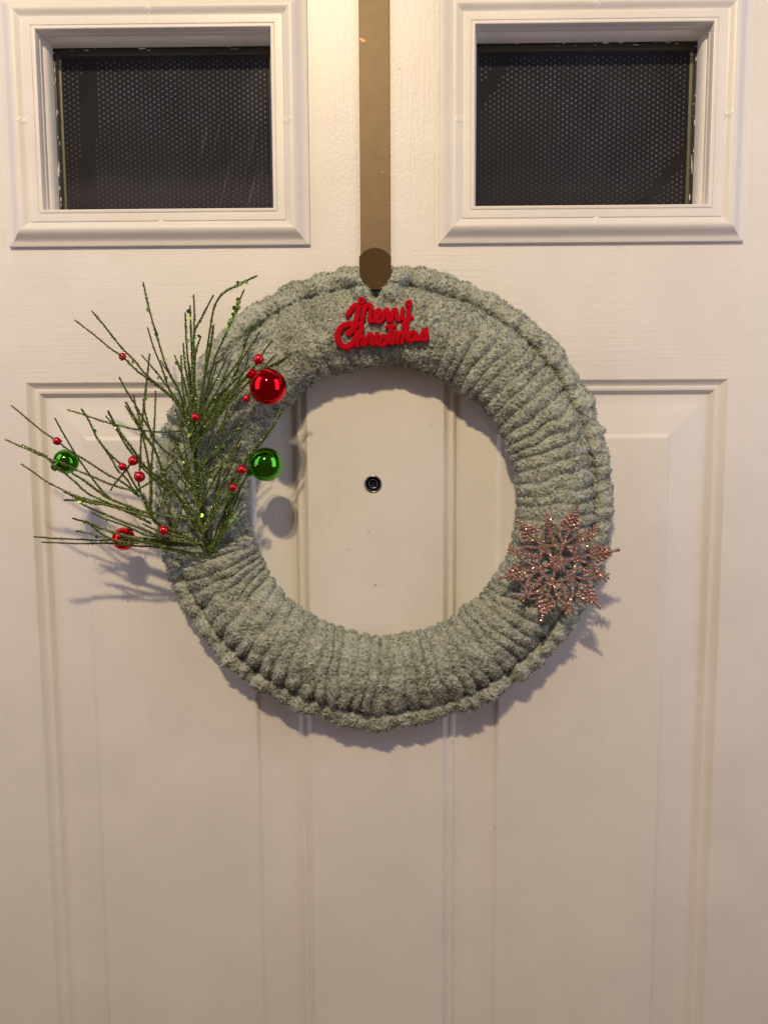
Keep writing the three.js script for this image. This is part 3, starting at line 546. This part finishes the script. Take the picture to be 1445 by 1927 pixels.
twig([[208, 924], [215, 912], [225, 900], [236, 886], [250, 868]], 0.088, 0.082);
// crossing twigs over the lower left of the ring
twig([[250, 927], [267, 917], [286, 906], [306, 889], [330, 866], [352, 846], [368, 825]], 0.084, 0.077, { dense: 3 });
twig([[290, 966], [301, 953], [320, 926], [346, 887], [362, 862]], 0.080, 0.077, { dense: 3 });
twig([[323, 880], [340, 900], [355, 918], [372, 934]], 0.078, 0.076);
twig([[350, 905], [348, 928], [343, 956], [331, 998]], 0.078, 0.076);
twig([[300, 915], [313, 950], [323, 970], [330, 997]], 0.079, 0.076, { bare: 0 });
twig([[268, 985], [300, 1000], [345, 1012], [374, 1021]], 0.080, 0.066, { dense: 3.4 });
twig([[262, 960], [300, 968], [340, 975], [366, 978]], 0.080, 0.076);
twig([[290, 1030], [325, 1036], [360, 1045], [388, 1048]], 0.072, 0.056, { dense: 3 });
twig([[238, 1012], [280, 1022], [330, 1026], [380, 1024]], 0.080, 0.062, { dense: 4, r: 0.0009 });
// right side of the fan
twig([[533, 770], [515, 800], [500, 822], [485, 841], [470, 857], [455, 884], [441, 922], [431, 962], [422, 992], [411, 1018], [398, 1044]], 0.082, 0.052, { r: 0.0009, dense: 3.6, bare: 0 });
twig([[506, 812], [492, 830], [476, 848], [460, 870], [447, 905], [436, 945], [424, 990], [408, 1025]], 0.080, 0.058, { dense: 3.4 });
twig([[466, 893], [455, 915], [443, 945], [432, 975], [420, 1005], [404, 1034]], 0.074, 0.056, { dense: 3.2 });
{ // the thick of the fan: many fine twigs that rise from the stem over the ring
  const feet = [[366, 800], [368, 840], [371, 900], [376, 955], [384, 1000], [396, 1036]];
  for (let k = 0; k < 38; k++) {
    const f = feet[Math.floor(rnd() * feet.length)], right = rnd() < 0.78, len = 60 + 150 * rnd(), a = right ? lerp(0.45, 1.45, Math.pow(rnd(), 0.8)) : lerp(1.65, 2.2, rnd());
    let tx = f[0] + Math.cos(a) * len, ty = f[1] - Math.sin(a) * len; tx = Math.min(tx, 470 + (ty < 800 ? 14 : -16)); ty = Math.max(ty, 668);
    const mx = lerp(f[0], tx, 0.45) - 6 * Math.cos(a) + (rnd() - 0.5) * 8, my = lerp(f[1], ty, 0.5) + 4;
    twig([[tx, ty], [lerp(mx, tx, 0.5) + 2, lerp(my, ty, 0.5)], [mx, my], f], 0.070 + 0.014 * rnd(), f[1] > 1000 ? 0.056 : 0.074, { dense: 2.6, r: 0.00055, seq: rnd() < 0.3 ? [0.1 + 0.4 * rnd()] : [] });
  }
}
// two loose bright sequins caught in the middle
twig([[354, 806], [357, 816], [360, 826]], 0.088, 0.082, { seq: [0.45], seqCol: [0.42, 0.62, 0.06], dense: 1.5 });
twig([[377, 968], [379, 980]], 0.080, 0.076, { seq: [0.4], seqCol: [0.22, 0.38, 0.06], dense: 1.5 });
// berries
for (const [px, py, r, z] of [[231, 671, 7.2, 0.089], [108, 830, 7.8, 0.086], [231, 878, 7.6, 0.087], [251, 867, 9.6, 0.086], [263, 897, 10.6, 0.086], [368, 785, 8.2, 0.090], [487, 676, 9.8, 0.086], [464, 750, 7.4, 0.084], [456, 884, 9.4, 0.085], [439, 917, 7.6, 0.083], [309, 998, 9.6, 0.084], [245, 806, 0, 0]]) {
  if (!r) continue;
  const c = at(px, py, z), R = (r * (0.8 - z)) / F, g = new THREE.SphereGeometry(R, 28, 18); g.translate(c.x, c.y, c.z);
  const rg = new THREE.SphereGeometry(R, 28, 18); const b = part('berry', g, redSatin, sprig);
  const hole = new THREE.CylinderGeometry(R * 0.22, R * 0.26, R * 0.25, 10); const a = rnd() * 6.28; hole.rotateZ(a); hole.translate(c.x - Math.sin(a) * R, c.y + Math.cos(a) * R, c.z - R * 0.1);
  part('bead_end', hole, darkHole, b);
}
// shiny balls, each with its neck pointing along dir
function ball(px, py, r, z, mat, dir, label) {
  const c = at(px, py, z), R = (r * (0.8 - z)) / F, g = new THREE.SphereGeometry(R, 64, 44); g.translate(c.x, c.y, c.z);
  const b = part('ball_ornament', g, mat, sprig, label), d = V3(...dir).normalize();
  const pr = [[0.30, 0.93], [0.30, 1.00], [0.33, 1.02], [0.33, 1.06], [0.30, 1.08], [0.33, 1.10], [0.33, 1.14], [0.30, 1.16], [0.33, 1.18], [0.33, 1.24], [0.30, 1.28], [0.18, 1.29], [0.16, 1.1]].map(([x, y]) => new THREE.Vector2(x * R * 0.92, y * R));
  const n = new THREE.LatheGeometry(pr, 32); n.applyQuaternion(new THREE.Quaternion().setFromUnitVectors(V3(0, 1, 0), d)); n.translate(c.x, c.y, c.z);
  part('neck', n, mat, b);
  const h = new THREE.CylinderGeometry(R * 0.16, R * 0.16, R * 0.02, 20); h.applyQuaternion(new THREE.Quaternion().setFromUnitVectors(V3(0, 1, 0), d)); h.translate(c.x + d.x * R * 1.27, c.y + d.y * R * 1.27, c.z + d.z * R * 1.27);
  part('neck_hole', h, darkHole, b);
}
redChrome.side = greenChrome.side = THREE.DoubleSide;
ball(505, 728, 34.5, 0.080, redChrome, [-0.78, 0.62, 0.05], 'large shiny red ball beside the inner edge of the ring');
ball(500.5, 874, 32, 0.058, greenChrome, [-0.86, -0.35, -0.3], 'large shiny green ball inside the ring');
ball(125, 868.5, 23.5, 0.074, greenChrome, [-0.45, -0.35, 0.75], 'small shiny green ball at the left among long twigs');
ball(233, 1014, 22, 0.042, redChrome, [0.52, 0.55, 0.35], 'small shiny red ball behind the lowest twigs');

// ---------------------------------------------------------------- lettering sign
const TZ = 0.0488, tp = (x, y) => { const p = at(600 + x / 5.558, 440 + y / 5.558, TZ), r = Math.hypot(p.x - WC.x, p.y - WC.y); return at(600 + x / 5.558, 440 + y / 5.558, TZ - 0.55 * (0.0458 - Math.min(0.0458, frontZ(r)))); };
const sign = thing('lettering_sign', 'small red flocked cut-out sign reading Merry Christmas on top of the wreath', 'sign', tp(650, 1000));
let lift = 0;
function stroke(pts, w = 25, closed = false) {        // flat-topped rounded bar along a path of the crop
  const v = pts.map(([x, y]) => tp(x, y)), curve = new THREE.CatmullRomCurve3(v, closed, 'centripetal'), seg = Math.max(10, pts.length * 7), so = new Soup();
  const R = ((w + 1.6) / 5.558) * (0.8 - TZ) / F, prf = [[-1, -1.0], [-1.0, 0.15], [-0.93, 0.55], [-0.74, 0.84], [-0.4, 0.98], [0, 1.02], [0.4, 0.98], [0.74, 0.84], [0.93, 0.55], [1.0, 0.15], [1, -1.0]], H = 0.0017;
  lift += 0.00006;
  const rows = [], ringAt = (c, nx, ny, k) => { const row = []; for (const [a, b] of prf) row.push(so.vert(c.x + nx * a * R * k, c.y + ny * a * R * k, c.z + (b > 0 ? b * H * (0.55 + 0.45 * k) : b * H) + lift, 0, 0, 1)); rows.push(row); };
  for (let i = 0; i <= seg; i++) {
    const u = i / seg, c = curve.getPointAt(closed ? u % 1 : u), t = curve.getTangentAt(closed ? u % 1 : u), l = Math.hypot(t.x, t.y) || 1, tx = t.x / l, ty = t.y / l;
    if (!closed && i === 0) for (const a of [1, 0.92, 0.75, 0.5, 0.25]) ringAt(V3(c.x - tx * R * a, c.y - ty * R * a, c.z), -ty, tx, Math.sqrt(Math.max(0.0001, 1 - a * a)));
    ringAt(c, -ty, tx, 1);
    if (!closed && i === seg) for (const a of [0.25, 0.5, 0.75, 0.92, 1]) ringAt(V3(c.x + tx * R * a, c.y + ty * R * a, c.z), -ty, tx, Math.sqrt(Math.max(0.0001, 1 - a * a)));
  }
  for (let i = 0; i + 1 < rows.length; i++) for (let k = 0; k + 1 < prf.length; k++) { so.tri(rows[i][k], rows[i + 1][k], rows[i + 1][k + 1]); so.tri(rows[i][k], rows[i + 1][k + 1], rows[i][k + 1]); }
  const g = so.geo(false); g.computeVertexNormals(); return g;
}
flock.side = THREE.DoubleSide;
part('word', mergeGeometries([
  stroke([[302, 850], [338, 795], [368, 757], [396, 746], [408, 770], [400, 850], [390, 905], [384, 945]], 26),
  stroke([[410, 800], [430, 765], [460, 742], [474, 760], [470, 810], [458, 880], [448, 935]], 22),
  stroke([[476, 800], [497, 760], [526, 744], [546, 765], [541, 830], [531, 890], [542, 918], [566, 915]], 23),
  stroke([[566, 915], [612, 880], [641, 832], [630, 798], [604, 808], [588, 860], [594, 908], [628, 928], [664, 900], [684, 850]], 21),
  stroke([[684, 850], [692, 800], [714, 793], [722, 830], [720, 880], [735, 918], [760, 905]], 21),
  stroke([[760, 905], [764, 850], [778, 800], [804, 793], [812, 830], [808, 870]], 20),
  stroke([[808, 870], [812, 890], [832, 905], [856, 885], [870, 830], [878, 786]], 21),
  stroke([[872, 815], [872, 865], [890, 895], [918, 880], [936, 830]], 18),
  stroke([[941, 742], [938, 800], [932, 870], [925, 940], [915, 998], [891, 990], [882, 962], [905, 922], [940, 895], [968, 880]], 23),
]), flock, sign, 'word Merry');
part('word', mergeGeometries([
  stroke([[310, 1045], [345, 1012], [367, 972], [345, 948], [290, 952], [232, 986], [197, 1060], [208, 1130], [252, 1178], [303, 1184], [350, 1152], [385, 1098], [410, 1035]], 31),
  stroke([[400, 965], [425, 950], [447, 968], [442, 1020], [422, 1080], [402, 1130], [400, 1172]], 25),
  stroke([[408, 1125], [432, 1085], [460, 1082], [462, 1120], [455, 1152], [474, 1165], [495, 1135]], 22),
  stroke([[495, 1135], [518, 1070], [532, 1052], [556, 1068], [552, 1110], [547, 1145], [565, 1160], [586, 1130]], 22),
  stroke([[586, 1130], [604, 1070], [612, 1030], [606, 1090], [602, 1140], [622, 1158], [645, 1120]], 21),
  stroke([[645, 1120], [668, 1065], [690, 1090], [700, 1130], [685, 1163], [650, 1165], [632, 1150]], 22),
  stroke([[690, 1150], [728, 1100], [748, 1010], [758, 945], [752, 1020], [742, 1100], [752, 1142], [775, 1140]], 24),
  stroke([[716, 974], [755, 966], [793, 968]], 21),
  stroke([[775, 1140], [790, 1080], [802, 1038], [822, 1035], [828, 1070], [822, 1140]], 21),
  stroke([[824, 1110], [840, 1055], [862, 1033], [880, 1045], [880, 1090], [872, 1138]], 21),
  stroke([[876, 1105], [892, 1052], [914, 1033], [930, 1048], [927, 1095], [932, 1126], [950, 1122]], 21),
  stroke([[1012, 1045], [985, 1030], [958, 1045], [945, 1085], [955, 1116], [985, 1112], [1008, 1070], [1015, 1035], [1012, 1085], [1025, 1112], [1050, 1105]], 22),
  stroke([[1050, 1105], [1085, 1050], [1112, 1003], [1122, 1045], [1124, 1090], [1105, 1112], [1076, 1108]], 24),
]), flock, sign, 'word Christmas');
const loopGeo = (x, y) => { const pts = []; for (let k = 0; k < 10; k++) { const a = (k / 10) * Math.PI * 2; pts.push([x + Math.cos(a) * 25, y + Math.sin(a) * 25]); } return stroke(pts, 15, true); };
part('hanging_loop', loopGeo(449, 703), flock, sign);
part('hanging_loop', loopGeo(940, 735), flock, sign);

// ---------------------------------------------------------------- snowflake
const SZ = 0.0575, sc = at(1048, 1059, SZ), U = ((1 / 4.817) * (0.8 - SZ)) / F;    // U: metres per unit of the crop it was measured in
const flake = thing('snowflake_ornament', 'rose gold glitter snowflake with beaded points on the right of the wreath', 'snowflake ornament', sc);
const ROSE = [[0.40, 0.215, 0.18], [0.31, 0.155, 0.13], [0.52, 0.31, 0.265], [0.19, 0.085, 0.07], [0.44, 0.245, 0.205]];
const roseCol = () => { const e = rnd(); return e > 0.985 ? [0.30, 0.45, 0.75] : e > 0.97 ? [0.35, 0.75, 0.55] : e > 0.925 ? [0.90, 0.80, 0.76] : ROSE[Math.floor(rnd() * ROSE.length)]; };
const ICO = new THREE.IcosahedronGeometry(1, 0), ICO1 = new THREE.IcosahedronGeometry(1, 1);
function nub(so, p, r, ico = ICO) {
  eu.set(rnd() * 6.3, rnd() * 6.3, rnd() * 6.3); q4.setFromEuler(eu); const a = ico.attributes.position;
  for (let i = 0; i < a.count; i += 3) {
    const v = [0, 1, 2].map((k) => V3(a.getX(i + k), a.getY(i + k), a.getZ(i + k)).multiplyScalar(r).applyQuaternion(q4).add(p)), n = v[1].clone().sub(v[0]).cross(v[2].clone().sub(v[0])).normalize(), col = roseCol();
    const j = so.vert(v[0].x, v[0].y, v[0].z, n.x, n.y, n.z, col); so.vert(v[1].x, v[1].y, v[1].z, n.x, n.y, n.z, col); so.vert(v[2].x, v[2].y, v[2].z, n.x, n.y, n.z, col); so.tri(j, j + 1, j + 2);
  }
}
const bow = (r) => 0.0000 + 9 * Math.pow(r * U, 2) * 0.25;                      // the tips bend a little toward the viewer
const fp = (r, deg, dz = 0) => { const a = (deg * Math.PI) / 180; return V3(sc.x + Math.cos(a) * r * U, sc.y + Math.sin(a) * r * U, sc.z + bow(r) + dz); };
const fpo = (r, off, deg, dz = 0) => { const a = (deg * Math.PI) / 180; return V3(sc.x + (Math.cos(a) * r - Math.sin(a) * off) * U, sc.y + (Math.sin(a) * r + Math.cos(a) * off) * U, sc.z + bow(r) + dz); };
function rod(so, pts, r0) {
  const r = r0 * 1.27;
  const c = pathCurve(pts), L = c.getLength(), n = Math.max(3, Math.round(L / (r * U * 0.75)));
  for (let i = 0; i <= n; i++) { const p = c.getPointAt(i / n); p.x += (rnd() - 0.5) * r * U * 0.35; p.y += (rnd() - 0.5) * r * U * 0.35; nub(so, p, r * U * (0.92 + 0.3 * rnd())); if (rnd() < 0.8) nub(so, p.clone().add(V3((rnd() - 0.5) * r * U * 1.6, (rnd() - 0.5) * r * U * 1.6, r * U * 0.75)), r * U * (0.35 + 0.3 * rnd())); }
}
for (let k = 0; k < 6; k++) {
  const A = 13.6 + 60 * k, B = A + 30; let so = new Soup();
  rod(so, [fp(50, A), fp(200, A), fp(340, A)], 11.5);
  for (const s of [-1, 1]) {
    rod(so, [fp(178, A), fpo(215, s * 34, A), fpo(285, s * 82, A), fpo(330, s * 135, A), fp(385, A + s * 27)], 10.5);       // petal round the small arm
    rod(so, [fp(300, A), fpo(318, s * 30, A), fpo(352, s * 66, A)], 11);
    for (const [r, o, q] of [[352, 68, 20], [392, 58, 21], [430, 44, 20], [466, 28, 18], [372, 34, 19], [412, 28, 20], [448, 16, 17]]) nub(so, fpo(r + 6 * rnd(), s * o, A, 0.0006 * rnd()), q * U * 1.12, ICO1);
  }
  for (const [r, q] of [[360, 17], [396, 19], [432, 19], [468, 18], [497, 15], [520, 13]]) nub(so, fp(r, A, 0.0012), q * U * 1.12, ICO1);
  nub(so, fp(546, A), 19 * U, ICO1);
  part('large_arm', so.geo(), rose, flake);
  so = new Soup();
  rod(so, [fp(150, A), fpo(170, 45, A), fp(160, B), fpo(170, -45, A + 60), fp(150, A + 60)], 10.5);                             // inner ring
  rod(so, [fp(160, B), fp(260, B), fp(345, B)], 8.5);
  for (const s of [-1, 1]) for (const [r, o, q] of [[212, 20, 8], [248, 26, 8.5], [284, 24, 8.5], [314, 16, 8]]) { rod(so, [fp(r - 14, B), fpo(r, s * o * 0.6, B), fpo(r + 10, s * o, B)], 6.5); nub(so, fpo(r + 12, s * o * 1.1, B), q * U, ICO1); }
  rod(so, [fp(375, B), fp(430, B), fp(470, B)], 10.5);
  for (const s of [-1, 1]) { rod(so, [fp(385, B), fpo(405, s * 24, B), fpo(412, s * 44, B)], 9); rod(so, [fp(425, B), fpo(445, s * 14, B), fpo(462, s * 32, B)], 9); nub(so, fpo(466, s * 36, B), 11 * U, ICO1); rod(so, [fpo(330, s * 62, B), fpo(350, s * 38, B), fp(392, B)], 9.5); }
  nub(so, fp(474, B), 13 * U, ICO1);
  part('small_arm', so.geo(), rose, flake);
}
{
  const so = new Soup();
  for (let k = 0; k < 420; k++) { const r = 72 * Math.sqrt(rnd()), a = rnd() * 360; nub(so, fp(r, a, 0.0022 * Math.sqrt(1 - Math.pow(r / 76, 2))), (5 + 4 * rnd()) * U); }
  nub(so, V3(sc.x, sc.y, sc.z - 0.0028), 52 * U, ICO1);
  part('hub', so.geo(), rose, flake);
}

scene.traverse((o) => { if (o.isMesh) { o.castShadow = true; o.receiveShadow = true; } });
renderer.render(scene, camera);
